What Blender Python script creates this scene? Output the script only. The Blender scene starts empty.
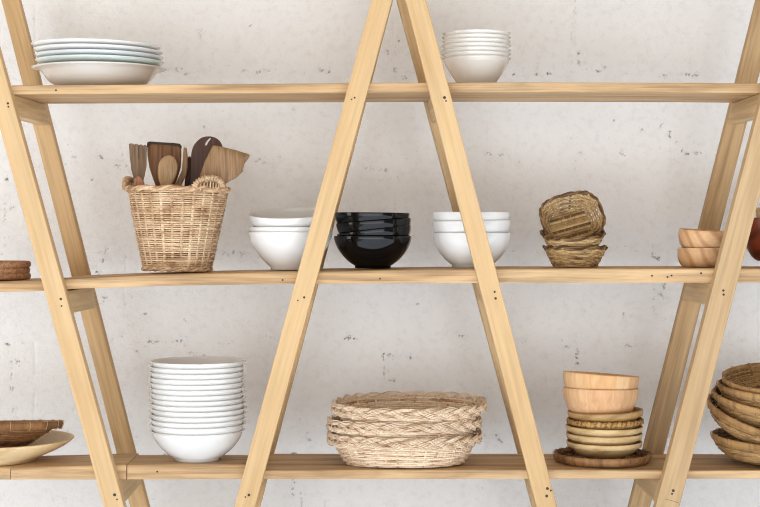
import bpy, bmesh, math, random
import numpy as np
from mathutils import Vector, Matrix, Euler

random.seed(7)
PI = math.pi
scene = bpy.context.scene
COL = scene.collection

# ------------------------------------------------------------------ camera frame
D, S, U0, V0, EYE = 3.1, 0.002, 380.0, 233.0, 0.97      # distance, metres per pixel on y=0, principal point, eye height


def sc(y):
    return S * (D + y) / D


def X(u, y=0.0):
    return (u - U0) * sc(y)


def Z(v, y=0.0):
    return EYE + (V0 - v) * sc(y)


def P(u, v, y=0.0):
    return Vector((X(u, y), y, Z(v, y)))


def lerp(a, b, t):
    return a + (b - a) * t


def interp(pts, u):
    if u <= pts[0][0]:
        return pts[0][1]
    for (a, b), (c, d) in zip(pts, pts[1:]):
        if u <= c:
            return lerp(b, d, (u - a) / (c - a))
    return pts[-1][1]


# ------------------------------------------------------------------ materials
class NT:
    def __init__(self, name):
        self.m = bpy.data.materials.new(name)
        self.m.use_nodes = True
        self.t = self.m.node_tree
        self.b = self.t.nodes['Principled BSDF']

    def n(self, kind, **kw):
        nd = self.t.nodes.new(kind)
        for k, v in kw.items():
            if k.startswith('i_'):
                nd.inputs[k[2:].replace('_', ' ')].default_value = v
            else:
                setattr(nd, k, v)
        return nd

    def l(self, a, b):
        self.t.links.new(a, b)

    def coord(self, scale=(1, 1, 1), rand=True):
        tc = self.n('ShaderNodeTexCoord')
        src = tc.outputs['Object']
        if rand:
            oi = self.n('ShaderNodeObjectInfo')
            mul = self.n('ShaderNodeMath', operation='MULTIPLY')
            mul.inputs[1].default_value = 37.0
            self.l(oi.outputs['Random'], mul.inputs[0])
            ad = self.n('ShaderNodeVectorMath', operation='ADD')
            self.l(src, ad.inputs[0])
            self.l(mul.outputs[0], ad.inputs[1])
            src = ad.outputs[0]
        mp = self.n('ShaderNodeMapping')
        mp.inputs['Scale'].default_value = scale
        self.l(src, mp.inputs['Vector'])
        return mp.outputs['Vector']

    def noise(self, vec, scale, detail=4, rough=0.55, dist=0.0):
        nd = self.n('ShaderNodeTexNoise')
        nd.inputs['Scale'].default_value = scale
        nd.inputs['Detail'].default_value = detail
        nd.inputs['Roughness'].default_value = rough
        nd.inputs['Distortion'].default_value = dist
        self.l(vec, nd.inputs['Vector'])
        return nd.outputs['Fac']

    def ramp(self, fac, stops):
        r = self.n('ShaderNodeValToRGB')
        e = r.color_ramp.elements
        while len(e) < len(stops):
            e.new(0.5)
        for k, (p, c) in enumerate(stops):
            e[k].position = p
            e[k].color = (*c, 1) if len(c) == 3 else c
        self.l(fac, r.inputs['Fac'])
        return r.outputs['Color']

    def mix(self, fac, a, b, mode='MIX'):
        m = self.n('ShaderNodeMix', data_type='RGBA', blend_type=mode)
        for s, val in ((m.inputs['Factor'], fac), (m.inputs['A'], a), (m.inputs['B'], b)):
            if isinstance(val, (int, float)):
                s.default_value = val
            elif isinstance(val, tuple):
                s.default_value = (*val, 1) if len(val) == 3 else val
            else:
                self.l(val, s)
        return m.outputs['Result']

    def math(self, op, a, b=0.0):
        m = self.n('ShaderNodeMath', operation=op)
        for s, val in zip(m.inputs, (a, b)):
            if isinstance(val, (int, float)):
                s.default_value = val
            else:
                self.l(val, s)
        return m.outputs[0]

    def bump(self, h, strength=0.3, dist=0.002):
        b = self.n('ShaderNodeBump')
        b.inputs['Strength'].default_value = strength
        b.inputs['Distance'].default_value = dist
        self.l(h, b.inputs['Height'])
        self.l(b.outputs['Normal'], self.b.inputs['Normal'])

    def done(self, color, rough=0.5, spec=0.5):
        if isinstance(color, tuple):
            self.b.inputs['Base Color'].default_value = (*color, 1)
        else:
            self.l(color, self.b.inputs['Base Color'])
        if isinstance(rough, (int, float)):
            self.b.inputs['Roughness'].default_value = rough
        else:
            self.l(rough, self.b.inputs['Roughness'])
        self.b.inputs['Specular IOR Level'].default_value = spec
        return self.m


def lin(r, g, b):
    f = lambda c: (c / 255) / 12.92 if c / 255 <= 0.04045 else ((c / 255 + 0.055) / 1.055) ** 2.4
    return (f(r), f(g), f(b))


def wood(name, light, mid, dark, axis=0, fine=1.0, knots=True, rough=0.62, contrast=1.0):
    t = NT(name)
    st = [16.0, 16.0, 16.0]
    st[axis] = 0.9
    v = t.coord(tuple(st))
    big = t.noise(v, 1.6 * fine, 5, 0.6, 1.2)
    c = t.ramp(big, [(0.30, dark), (0.46, mid), (0.60, light), (0.78, mid)])
    s2 = [70.0, 70.0, 70.0]
    s2[axis] = 2.2
    v2 = t.coord(tuple(s2))
    fn = t.noise(v2, 2.0 * fine, 3, 0.6)
    k = t.ramp(fn, [(0.36, (1 - 0.34 * contrast,) * 3), (0.56, (1, 1, 1))])
    c = t.mix(0.8, c, k, 'MULTIPLY')
    s4 = [2.5, 2.5, 2.5]
    s4[axis] = 1.2
    v4 = t.coord(tuple(s4))
    blot = t.ramp(t.noise(v4, 2.4, 3), [(0.35, (0.88, 0.84, 0.78)), (0.62, (1, 1, 1))])
    c = t.mix(0.7, c, blot, 'MULTIPLY')
    if knots:
        s3 = [9.0, 9.0, 9.0]
        s3[axis] = 4.0
        v3 = t.coord(tuple(s3))
        vo = t.n('ShaderNodeTexVoronoi')
        vo.inputs['Scale'].default_value = 1.0
        t.l(v3, vo.inputs['Vector'])
        kn = t.ramp(vo.outputs['Distance'], [(0.04, (1, 1, 1)), (0.11, (0, 0, 0))])
        c = t.mix(kn, c, tuple(x * 0.45 for x in dark))
    t.bump(fn, 0.25, 0.0008)
    return t.done(c, rough, 0.3)


def wicker(name, light, mid, dark, scale=30.0, rough=0.6, isl=0.6):
    t = NT(name)
    g = t.n('ShaderNodeNewGeometry')
    v = t.coord((1, 1, 1))
    nz = t.noise(v, scale, 4, 0.6)
    fine = t.noise(v, scale * 9, 2, 0.6)
    a = t.math('MULTIPLY', g.outputs['Random Per Island'], isl)
    b = t.math('MULTIPLY', nz, 1.0)
    f = t.math('ADD', a, b)
    f = t.math('SUBTRACT', f, isl * 0.5)
    c = t.ramp(f, [(0.18, dark), (0.42, mid), (0.66, light), (0.9, mid)])
    k = t.ramp(fine, [(0.3, (0.72, 0.68, 0.64)), (0.58, (1, 1, 1))])
    c = t.mix(0.75, c, k, 'MULTIPLY')
    t.bump(fine, 0.3, 0.0006)
    return t.done(c, rough, 0.3)


def glaze(name, col, rough=0.12, vary=0.02, coat=0.0, spec=0.5):
    t = NT(name)
    v = t.coord()
    n = t.noise(v, 14, 2)
    c = t.ramp(n, [(0.3, tuple(max(0, x - vary) for x in col)), (0.7, col)])
    t.b.inputs['Coat Weight'].default_value = coat
    return t.done(c, rough, spec)


def turned(name, light, dark, tilt=0.4, freq=60.0, rough=0.45):
    t = NT(name)
    v = t.coord((1, 1, 1))
    mp = t.n('ShaderNodeMapping')
    mp.inputs['Rotation'].default_value = (tilt, 0.5, 0.2)
    t.l(v, mp.inputs['Vector'])
    w = t.n('ShaderNodeTexWave', wave_type='BANDS', bands_direction='Z')
    w.inputs['Scale'].default_value = freq / 6.28
    w.inputs['Distortion'].default_value = 5.0
    w.inputs['Detail'].default_value = 2.0
    w.inputs['Detail Scale'].default_value = 0.6
    t.l(mp.outputs['Vector'], w.inputs['Vector'])
    c = t.ramp(w.outputs['Fac'], [(0.0, dark), (0.5, light), (1.0, light)])
    fn = t.noise(t.coord((30, 260, 260)), 1.0, 3)
    k = t.ramp(fn, [(0.35, (0.86, 0.82, 0.78)), (0.6, (1, 1, 1))])
    c = t.mix(0.7, c, k, 'MULTIPLY')
    return t.done(c, rough, 0.35)


def staved(name, cols, n=14, rough=0.5):
    t = NT(name)
    tc = t.n('ShaderNodeTexCoord')
    sx = t.n('ShaderNodeSeparateXYZ')
    t.l(tc.outputs['Object'], sx.inputs[0])
    an = t.math('ARCTAN2', sx.outputs['Y'], sx.outputs['X'])
    k = t.math('FLOOR', t.math('MULTIPLY', an, n / (2 * PI)))
    oi = t.n('ShaderNodeObjectInfo')
    k = t.math('ADD', k, t.math('MULTIPLY', oi.outputs['Random'], 57.0))
    wn = t.n('ShaderNodeTexWhiteNoise', noise_dimensions='1D')
    t.l(k, wn.inputs['W'])
    c = t.ramp(wn.outputs['Value'], [(i / (len(cols) - 1), x) for i, x in enumerate(cols)])
    fn = t.noise(t.coord((90, 90, 9)), 1.0, 4, 0.6, 1.0)
    kk = t.ramp(fn, [(0.35, (0.82, 0.74, 0.66)), (0.6, (1, 1, 1))])
    c = t.mix(0.8, c, kk, 'MULTIPLY')
    return t.done(c, rough, 0.35)


def speckle(name, base, spot, scale=160.0, rough=0.8):
    t = NT(name)
    n = t.noise(t.coord(), scale, 3, 0.7)
    c = t.ramp(n, [(0.38, spot), (0.55, base)])
    t.bump(n, 0.5, 0.001)
    return t.done(c, rough, 0.2)


def wall_mat():
    t = NT('painted_block_wall')
    v = t.coord((1, 1, 1), rand=False)
    n1 = t.noise(v, 3.0, 5, 0.6)
    c = t.ramp(n1, [(0.3, (0.865, 0.86, 0.86)), (0.65, (0.905, 0.905, 0.905))])
    n2 = t.noise(v, 60, 4, 0.65)
    c = t.mix(0.5, c, t.ramp(n2, [(0.32, (0.88, 0.87, 0.86)), (0.5, (1, 1, 1))]), 'MULTIPLY')
    n3 = t.noise(v, 170, 3, 0.7)
    sp = t.ramp(n3, [(0.70, (0, 0, 0)), (0.80, (0.4, 0.4, 0.4))])
    c = t.mix(sp, c, (0.40, 0.37, 0.34))
    n5 = t.noise(v, 420, 2, 0.5)
    s5 = t.ramp(n5, [(0.66, (0, 0, 0)), (0.74, (0.35, 0.35, 0.35))])
    c = t.mix(s5, c, (0.45, 0.42, 0.39))
    at = t.n('ShaderNodeAttribute', attribute_name='grime')
    c = t.mix(at.outputs['Fac'], c, (0.11, 0.095, 0.08))
    nb = t.noise(v, 230, 4, 0.7)
    t.bump(nb, 0.8, 0.0016)
    return t.done(c, 0.85, 0.2)


M = {}
M['wall'] = wall_mat()
M['post'] = wood('pale_pine_post', lin(220, 188, 143), lin(215, 181, 134), lin(207, 171, 124), axis=2, knots=False, contrast=0.4)
M['post_grey_dim'] = wood('dimmed_grey_pine_post', lin(206, 177, 137), lin(200, 169, 128), lin(190, 157, 116), axis=2, knots=False, contrast=0.6)  # right front post: greyer pine, darkened for the weaker light on that side
M['rear_dim'] = wood('dimmed_rear_pine_post', lin(208, 177, 134), lin(197, 164, 121), lin(178, 144, 102), axis=2, knots=False, contrast=0.9)  # right-hand rear posts: weaker light there put into the wood colour
M['rear'] = wood('honey_pine_post', lin(214, 180, 134), lin(206, 171, 124), lin(193, 157, 110), axis=2, knots=False, contrast=0.7)
M['board'] = wood('worn_pine_board', lin(220, 186, 142), lin(202, 166, 123), lin(162, 128, 92), axis=0, knots=False, contrast=1.3)
M['cleat'] = wood('pine_cleat', lin(226, 198, 154), lin(216, 186, 141), lin(200, 168, 124), axis=1, knots=False, contrast=.6)
M['screw'] = NT('dark_screw').done((0.03, 0.025, 0.02), 0.6)
M['crack'] = NT('board_joint_dark').done((0.04, 0.03, 0.022), 0.9)
M['white'] = glaze('white_porcelain', (0.80, 0.795, 0.78), 0.10)
M['cream'] = glaze('cream_porcelain', (0.82, 0.79, 0.735), 0.18)
M['pale'] = glaze('pale_blue_white_glaze', (0.70, 0.725, 0.73), 0.12)
M['green'] = glaze('pale_green_glass', (0.68, 0.755, 0.71), 0.08)
M['black'] = glaze('black_glaze', (0.003, 0.003, 0.0034), 0.05, 0.001, 0.0, 0.3)
M['wick'] = wicker('rattan_wicker', lin(236, 210, 176), lin(212, 178, 140), lin(160, 122, 88), 38, isl=0.4)
M['oval'] = wicker('pale_plaited_wicker', lin(246, 224, 196), lin(234, 206, 174), lin(180, 140, 106), 26, isl=0.5)
M['small'] = wicker('brown_willow_wicker', lin(214, 184, 132), lin(172, 138, 92), lin(108, 80, 52), 40, isl=0.7)
M['smallrim'] = wicker('dark_willow_rim', lin(150, 116, 74), lin(116, 84, 52), lin(74, 52, 32), 40, isl=0.5)
M['basketb'] = wicker('bamboo_weave', lin(192, 156, 106), lin(162, 124, 78), lin(112, 80, 50), 34, isl=0.5)
M['hoop'] = wood('bamboo_hoop', lin(200, 160, 108), lin(180, 140, 92), lin(144, 106, 66), axis=2, fine=0.5, knots=False)
M['darkw'] = wicker('dark_brown_weave', lin(164, 122, 82), lin(130, 94, 60), lin(82, 56, 36), 40, isl=0.6)
M['darkhoop'] = wood('dark_bamboo_hoop', lin(172, 130, 86), lin(146, 106, 68), lin(104, 72, 46), axis=2, fine=0.6, knots=False)
M['tie'] = NT('pale_cane_tie').done(lin(190, 150, 106), 0.6)
M['ltwood'] = turned('pale_turned_wood', lin(228, 186, 140), lin(200, 152, 106), 0.9, 75)
M['dishwood'] = turned('pale_wooden_dish', lin(234, 206, 160), lin(222, 190, 142), 0.05, 60)
M['stave'] = staved('staved_rubberwood', [lin(236, 194, 142), lin(226, 178, 124), lin(240, 204, 158), lin(222, 170, 118)])
M['stave2'] = staved('pink_staved_wood', [lin(232, 190, 146), lin(222, 174, 128), lin(238, 202, 160), lin(214, 166, 120)])
M['redwood'] = turned('red_brown_lacquered_wood', lin(118, 52, 30), lin(84, 34, 20), 0.3, 50, 0.3)
M['paleb'] = turned('pale_bamboo_bowl', lin(226, 196, 146), lin(206, 174, 124), 0.05, 60)
M['olive'] = turned('olive_bamboo_bowl', lin(192, 156, 106), lin(168, 132, 86), 0.05, 60)
M['rattan'] = wicker('coiled_rattan', lin(206, 166, 104), lin(178, 136, 80), lin(116, 82, 46), 70, isl=0.5)
M['cork'] = speckle('brown_cork', lin(176, 132, 98), lin(134, 94, 66))
M['u_grey'] = wood('weathered_utensil_wood', lin(140, 114, 90), lin(122, 97, 74), lin(98, 77, 57), axis=2, fine=2.0, knots=False, rough=0.7)
M['u_brown'] = wood('brown_utensil_wood', lin(146, 104, 68), lin(128, 88, 55), lin(102, 66, 40), axis=2, fine=2.0, knots=False, rough=0.55)
M['u_dark'] = wood('dark_utensil_wood', lin(94, 58, 36), lin(78, 46, 28), lin(58, 34, 21), axis=2, fine=2.0, knots=False, rough=0.45)
M['u_light'] = wood('light_utensil_wood', lin(186, 152, 114), lin(172, 138, 100), lin(150, 116, 82), axis=2, fine=2.0, knots=False, rough=0.6)
M['u_tan'] = wood('tan_utensil_wood', lin(164, 131, 96), lin(149, 117, 83), lin(126, 96, 66), axis=2, fine=2.0, knots=False, rough=0.6)
M['u_pink'] = wood('pinkish_utensil_wood', lin(198, 146, 112), lin(176, 124, 92), lin(146, 98, 70), axis=2, fine=2.0, knots=False)
M['burnt'] = NT('charred_edge').done((0.030, 0.018, 0.012), 0.7)
M['floor'] = speckle('pale_concrete_floor', (0.70, 0.755, 0.825), (0.60, 0.655, 0.725), 30.0)
M['roof'] = wood('sun_shade_roof_wood', (0.66, 0.50, 0.33), (0.58, 0.43, 0.28), (0.46, 0.33, 0.20), axis=0, knots=False)  # for the added roof; warm tone tints light on the upper wall


# ------------------------------------------------------------------ mesh collecting
class MB:
    def __init__(self):
        self.v, self.f = [], []

    def add(self, vs, fs):
        b = len(self.v)
        self.v.extend(tuple(p) for p in vs)
        self.f.extend(tuple(b + i for i in f) for f in fs)

    def lathe(self, prof, seg=64, close=False, wob=None):
        b = len(self.v)
        rings = []
        for (r, z) in prof:
            if r < 1e-6:
                self.v.append((0, 0, z))
                rings.append([len(self.v) - 1])
            else:
                ids = []
                for k in range(seg):
                    a = 2 * PI * k / seg
                    dr, dz = wob(a, r, z) if wob else (0, 0)
                    self.v.append(((r + dr) * math.cos(a), (r + dr) * math.sin(a), z + dz))
                    ids.append(len(self.v) - 1)
                rings.append(ids)
        pairs = list(zip(rings, rings[1:]))
        if close:
            pairs.append((rings[-1], rings[0]))
        for A, B in pairs:
            for k in range(seg):
                k2 = (k + 1) % seg
                if len(A) == 1 and len(B) == 1:
                    continue
                if len(A) == 1:
                    self.f.append((A[0], B[k2], B[k]))
                elif len(B) == 1:
                    self.f.append((A[k], A[k2], B[0]))
                else:
                    self.f.append((A[k], A[k2], B[k2], B[k]))
        return self

    def tube(self, pts, ra, rb=None, nrm=None, sides=6, closed=False, taper=None):
        """ra: half size along the normal, rb: along the binormal."""
        rb = rb or ra
        n = len(pts)
        pts = [Vector(p) for p in pts]
        b = len(self.v)
        for i in range(n):
            if closed:
                t = pts[(i + 1) % n] - pts[i - 1]
            else:
                t = pts[min(i + 1, n - 1)] - pts[max(i - 1, 0)]
            t.normalize()
            if nrm is not None:
                N = Vector(nrm[i])
            else:
                N = Vector((0, 0, 1)) if abs(t.z) < 0.9 else Vector((1, 0, 0))
            N = N - t * N.dot(t)
            N.normalize()
            Bn = t.cross(N)
            k = taper[i] if taper else 1.0
            for s in range(sides):
                a = 2 * PI * (s + 0.5) / sides
                self.v.append(tuple(pts[i] + N * (ra * k * math.cos(a)) + Bn * (rb * k * math.sin(a))))
        m = n if closed else n - 1
        for i in range(m):
            j = (i + 1) % n
            for s in range(sides):
                s2 = (s + 1) % sides
                self.f.append((b + i * sides + s, b + i * sides + s2, b + j * sides + s2, b + j * sides + s))
        if not closed:
            self.f.append(tuple(b + s for s in reversed(range(sides))))
            self.f.append(tuple(b + (n - 1) * sides + s for s in range(sides)))
        return self

    def build(self, name, mat, parent=None, loc=None, rot=None, smooth=True):
        me = bpy.data.meshes.new(name)
        me.from_pydata(self.v, [], self.f)
        bm = bmesh.new()
        bm.from_mesh(me)
        bmesh.ops.recalc_face_normals(bm, faces=bm.faces)
        bm.to_mesh(me)
        bm.free()
        if smooth:
            me.polygons.foreach_set('use_smooth', [True] * len(me.polygons))
        me.materials.append(mat)
        o = bpy.data.objects.new(name, me)
        COL.objects.link(o)
        if parent:
            o.parent = parent
        if loc is not None:
            o.location = loc
        if rot is not None:
            o.rotation_euler = rot
        return o


def tag(o, label=None, cat=None, group=None, kind=None):
    for k, v in (('label', label), ('category', cat), ('group', group), ('kind', kind)):
        if v:
            o[k] = v
    return o


def empty(name, loc=(0, 0, 0), rot=(0, 0, 0)):
    o = bpy.data.objects.new(name, None)
    o.empty_display_size = 0.05
    COL.objects.link(o)
    o.location = loc
    o.rotation_euler = rot
    return o


def copy_tree(o, parent=None):
    c = o.copy()
    COL.objects.link(c)
    if parent:
        c.parent = parent
    for ch in list(o.children):
        copy_tree(ch, c)
    return c


def world_mesh_object(name, verts, faces, mat, parent, origin, rot, bevel=0.0015, segs=2):
    """verts given in world space, object frame at origin / rot (so that the grain follows local axes)."""
    mw = Matrix.Translation(origin) @ Euler(rot).to_matrix().to_4x4()
    inv = mw.inverted()
    bm = bmesh.new()
    vs = [bm.verts.new(inv @ Vector(p)) for p in verts]
    for f in faces:
        bm.faces.new([vs[i] for i in f])
    bmesh.ops.recalc_face_normals(bm, faces=bm.faces)
    if bevel:
        bmesh.ops.bevel(bm, geom=list(bm.edges), offset=bevel, segments=segs, affect='EDGES', profile=0.5)
    me = bpy.data.meshes.new(name)
    bm.to_mesh(me)
    bm.free()
    me.materials.append(mat)
    o = bpy.data.objects.new(name, me)
    COL.objects.link(o)
    o.parent = parent
    o.location = origin
    o.rotation_euler = rot
    return o


BOXF = [(0, 1, 2, 3), (4, 5, 6, 7), (0, 1, 5, 4), (1, 2, 6, 5), (2, 3, 7, 6), (3, 0, 4, 7)]

# ------------------------------------------------------------------ the setting
WALL_Y = 0.42


def value_noise(shape, cells, rng):
    gy, gx = cells
    g = rng.random((gy + 2, gx + 2))
    y = np.linspace(0, gy, shape[0])
    x = np.linspace(0, gx, shape[1])
    yi, xi = y.astype(int), x.astype(int)
    fy, fx = y - yi, x - xi
    fy = fy * fy * (3 - 2 * fy)
    fx = fx * fx * (3 - 2 * fx)
    a = g[np.ix_(yi, xi)] * (1 - fx) + g[np.ix_(yi, xi + 1)] * fx
    b = g[np.ix_(yi + 1, xi)] * (1 - fx) + g[np.ix_(yi + 1, xi + 1)] * fx
    return a * (1 - fy)[:, None] + b * fy[:, None]


def build_wall():
    rng = np.random.default_rng(5)
    step = 0.0017
    xs = np.concatenate([[-1.6, -1.2], np.arange(-0.90, 0.90, step), [1.2, 1.6]])
    zs = np.concatenate([[0.0, 0.2], np.arange(0.36, 1.50, step), [1.8, 2.3]])
    nx, nz = len(xs), len(zs)
    XX, ZZ = np.meshgrid(xs, zs)
    h = np.zeros((nz, nx))
    gr = np.zeros((nz, nx))
    low = value_noise((nz, nx), (16, 24), rng)
    med = value_noise((nz, nx), (60, 95), rng)
    fin = value_noise((nz, nx), (240, 380), rng)
    h += (low - 0.5) * 0.0016 + (med - 0.5) * 0.0006 + (fin - 0.5) * 0.0004
    s = sc(WALL_Y)
    wx = lambda u: (u - U0) * s
    wz = lambda v: EYE + (V0 - v) * s
    rows = [-20, 71, 160, 251, 341, 432, 520]
    msk = value_noise((nz, nx), (30, 60), rng)
    warp = (value_noise((nz, nx), (30, 50), rng) - 0.5) * 0.006
    for v in rows:
        d = (ZZ + warp - wz(v)) / 0.0035
        h -= 0.0011 * np.exp(-d * d) * np.clip((msk - 0.35) * 3, 0, 1)
        d2 = (ZZ + warp - wz(v + 3)) / 0.012
        h -= 0.0006 * np.exp(-d2 * d2)
    cols = {0: [575, 395, 215, 35], 1: [665, 485, 305, 125]}
    for r, v in enumerate(rows[:-1]):
        top, bot = wz(v), wz(rows[r + 1])
        inside = (ZZ < top) & (ZZ > bot)
        for u in cols[r % 2]:
            d = (XX + warp - wx(u)) / 0.0035
            h -= np.where(inside, 0.0010 * np.exp(-d * d) * np.clip((msk - 0.3) * 3, 0, 1), 0)

    def pit(u, v, ru, rv, depth=0.002, dark=1.0, ang=0.0):
        cx, cz = wx(u), wz(v)
        R = max(ru, rv) * s * 2.2 + 2 * step
        i0, i1 = np.searchsorted(xs, cx - R), np.searchsorted(xs, cx + R)
        j0, j1 = np.searchsorted(zs, cz - R), np.searchsorted(zs, cz + R)
        if i1 <= i0 or j1 <= j0:
            return
        dx, dz = XX[j0:j1, i0:i1] - cx, ZZ[j0:j1, i0:i1] - cz
        a = dx * math.cos(ang) + dz * math.sin(ang)
        b = -dx * math.sin(ang) + dz * math.cos(ang)
        q = np.sqrt((a / (ru * s)) ** 2 + (b / (rv * s)) ** 2) + (fin[j0:j1, i0:i1] - 0.5) * 1.1
        w = np.clip(1.45 - q, 0, 1)
        h[j0:j1, i0:i1] -= depth * w
        gr[j0:j1, i0:i1] = np.maximum(gr[j0:j1, i0:i1], w * dark)

    seen = [(669.5, 135, 1.2, 3, .9), (661.5, 125, 1, 1.6, .5), (676, 141, 1, 1.2, .6), (682, 150.5, 1.2, 1.2, .7), (687, 153.7, 1.8, 1, .9),
            (697, 153, 3, 1.3, .5), (489, 154, 1.6, 1, .6), (501, 155, 1.4, 1, .5), (622, 153.7, 2.2, 1.2, .5), (642, 130, 1, 1, .6), (614, 120, 1, 1, .5),
            (653.7, 254.7, 1.4, 3, .9), (658, 259, 2.2, 1.6, .9), (581, 153.7, 2.5, 1, .4), (577, 349, .9, 1.6, .8), (577, 354, 1, 1.6, .9), (577, 358, 1, 1.4, .9),
            (577, 363, 1, 1, .7), (623, 314, 1, 1.2, .7), (629, 346, 2, 1.4, .6), (566, 347, 2, 1.2, .3), (199.7, 32, 1, 6, .3), (250, 26, 1, 1, .5), (178, 70, 2.4, 1, .4),
            (186, 74, 1.6, 1, .3), (244, 70.5, 1.8, 1.2, .6), (258, 72, 2.2, 1, .5), (268, 71, 1.2, .8, .4), (321, 70, 1.6, 1, .5), (328, 72, 1.6, 1, .6), (101, 157, 1.8, 1.8, .8),
            (117, 166, 2.2, 1.1, .8), (126, 166, 1.4, 1, .6), (204, 127, 1, 1, .4), (372, 168, 3.5, 1.2, .4), (385, 170.5, 2.4, 1.4, .6), (258, 160, 2, 1, .5), (266, 163, 2, 1, .3),
            (579, 53, 1.2, 2, .7), (578.7, 62, 1.2, 2, .6), (548, 73.6, 2, 1.2, .9), (536, 74, 1.2, .9, .6), (599, 71, 2.6, 1.3, .6), (604, 66.7, 1.4, 1.4, .5), (664, 76, 3, 1.3, .5),
            (688, 74.6, 2, 1.3, .7), (695, 75.3, 2, 1, .6), (514, 74, 1, 1, .7), (156, 342, 6, .8, .75), (150, 341.6, 2, .8, .6), (177, 341, 1.2, .9, .8), (181, 341, 1, .9, .8),
            (185.5, 320, 1, 1.2, .7), (191, 352, 1.2, 1, .6), (204, 356, 1.6, 1, .8), (105, 299, 2.4, 1.4, .6), (145, 314, 1, 1, .4), (137, 351, 1, 1, .5), (350, 338, 2.6, 1.8, 1.0),
            (347, 337, 1.6, 1, .8), (383.7, 357, 1.1, 3, .9), (384, 372, .7, 6, .4), (389.5, 355, 2.4, 1.2, .6), (391, 379.5, 2.6, 1.2, .6), (410, 358, 1, 1.4, .6), (462, 336, 1.6, .9, .6),
            (418, 304, 1, .8, .4), (6.5, 179, 1.2, 2.2, .8), (5, 215, .7, 16, .3), (12, 207, 1.2, 1, .6), (75, 157, 2.4, 1.4, .3), (105.5, 252, 2, 1.4, .9), (92, 180, 1.2, 1, .5), (6, 344, 2.4, 1.4, .95),
            (12, 362, .9, 1.5, .7), (17, 362, 1.3, 1.6, .6), (12, 388, 1, 1.2, .8), (12.4, 410, .9, 1.5, .5), (12, 375, .7, 7, .25), (98, 272.5, 1.6, 1.4, .9), (103, 260, .9, 2, .6), (654, 302, .7, 14, .4),
            (293.7, 453, 2, 1.4, .9), (293, 488, .9, 7, .7), (301, 500, .8, 5, .4), (243, 254.5, 1.6, 1.2, .7), (233, 252, 1.4, .9, .5), (260, 257, 1.2, .9, .4), (225, 253, 2.5, 1, .4), (500, 440, 1.8, 1.2, .6),
            (664, 285, 1.2, 4, .5), (661, 295, 1.6, 2.4, .5), (690, 430, 1.6, 1.6, .7), (683, 437, 1.4, 2.2, .7), (166, 455, 2, 1, .6), (310, 440, 1.4, 1, .5), (496, 435, .8, .8, .6), (395, 70, 1.2, 2.4, .5), (388, 52, .9, 1.6, .6),
            (405, 78, 1.8, 1.2, .6), (399, 41, 1.2, 1, .5), (356, 60, 1.4, 1.2, .3), (575, 20, .7, 26, .25), (572, 30, .5, 12, .2), (293, 120, .8, 16, .12), (430, 76, 2, 1, .3)]
    for (u, v, a, b, k) in seen:
        n_ = 3 + int(2.2 * max(a, b) ** .5 + rng.uniform(0, 2))
        for q in range(n_):
            pit(u + rng.normal(0, .75 * a), v + rng.normal(0, .75 * b), rng.uniform(.35, .75) * min(1.2, .6 + a * .3), rng.uniform(.35, .75) * min(1.2, .6 + b * .3), 0.002, min(1, k * rng.uniform(.6, 1.25)))
        for q in range(2):
            pit(u + rng.normal(0, 3.5), v + rng.normal(0, 2.5), .5, .45, 0.0015, k * rng.uniform(.2, .5))
    for r, v in enumerate(rows):
        for _ in range(46):
            pit(rng.uniform(-20, 780), v + rng.normal(0, 3.5), rng.uniform(.4, 1.3), rng.uniform(.35, .7), 0.0012, rng.uniform(.08, .32))
        for u in cols[r % 2]:
            for _ in range(6):
                pit(u + rng.normal(0, 2.5), v + rng.uniform(0, 90), rng.uniform(.35, .6), rng.uniform(.5, 1.8), 0.0012, rng.uniform(.06, .25))
    for _ in range(340):
        pit(rng.uniform(-20, 780), rng.uniform(-10, 520), rng.uniform(.3, .7), rng.uniform(.3, .7), 0.001, rng.uniform(.06, .28))
    me = bpy.data.meshes.new('wall_back')
    co = np.stack([XX.ravel(), (WALL_Y - h).ravel(), ZZ.ravel()], 1).astype(np.float32)
    me.vertices.add(nx * nz)
    me.vertices.foreach_set('co', co.ravel())
    idx = np.arange(nx * nz).reshape(nz, nx)
    q = np.stack([idx[:-1, :-1], idx[:-1, 1:], idx[1:, 1:], idx[1:, :-1]], -1).reshape(-1, 4).astype(np.int32)
    me.loops.add(q.size)
    me.loops.foreach_set('vertex_index', q.ravel())
    me.polygons.add(len(q))
    me.polygons.foreach_set('loop_start', np.arange(0, q.size, 4, dtype=np.int32))
    me.polygons.foreach_set('use_smooth', np.ones(len(q), dtype=bool))
    me.update(calc_edges=True)
    at = me.attributes.new('grime', 'FLOAT', 'POINT')
    at.data.foreach_set('value', gr.ravel().astype(np.float32))
    me.materials.append(M['wall'])
    o = bpy.data.objects.new('wall_back', me)
    COL.objects.link(o)
    tag(o, 'off-white painted block wall, pitted and stained, behind the shelves', 'wall', kind='structure')


build_wall()
fl = MB()
fl.add([(-3, -9.0, 0), (3, -9.0, 0), (3, WALL_Y + .02, 0), (-3, WALL_Y + .02, 0), (-3, -9.0, -.1), (3, -9.0, -.1), (3, WALL_Y + .02, -.1), (-3, WALL_Y + .02, -.1)], BOXF)
tag(fl.build('floor', M['floor'], smooth=False), 'pale concrete floor under the shelving', 'floor', kind='structure')

# ------------------------------------------------------------------ the shelving unit
unit = empty('shelving_unit', (0, 0.11, 0))
tag(unit, 'pale pine shelving unit of slanted zigzag posts carrying three long shelf boards', 'shelf')
unit_inv = Vector((0, -0.11, 0))
T = 0.028                # post thickness
DEP = 0.23               # shelf depth

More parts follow.
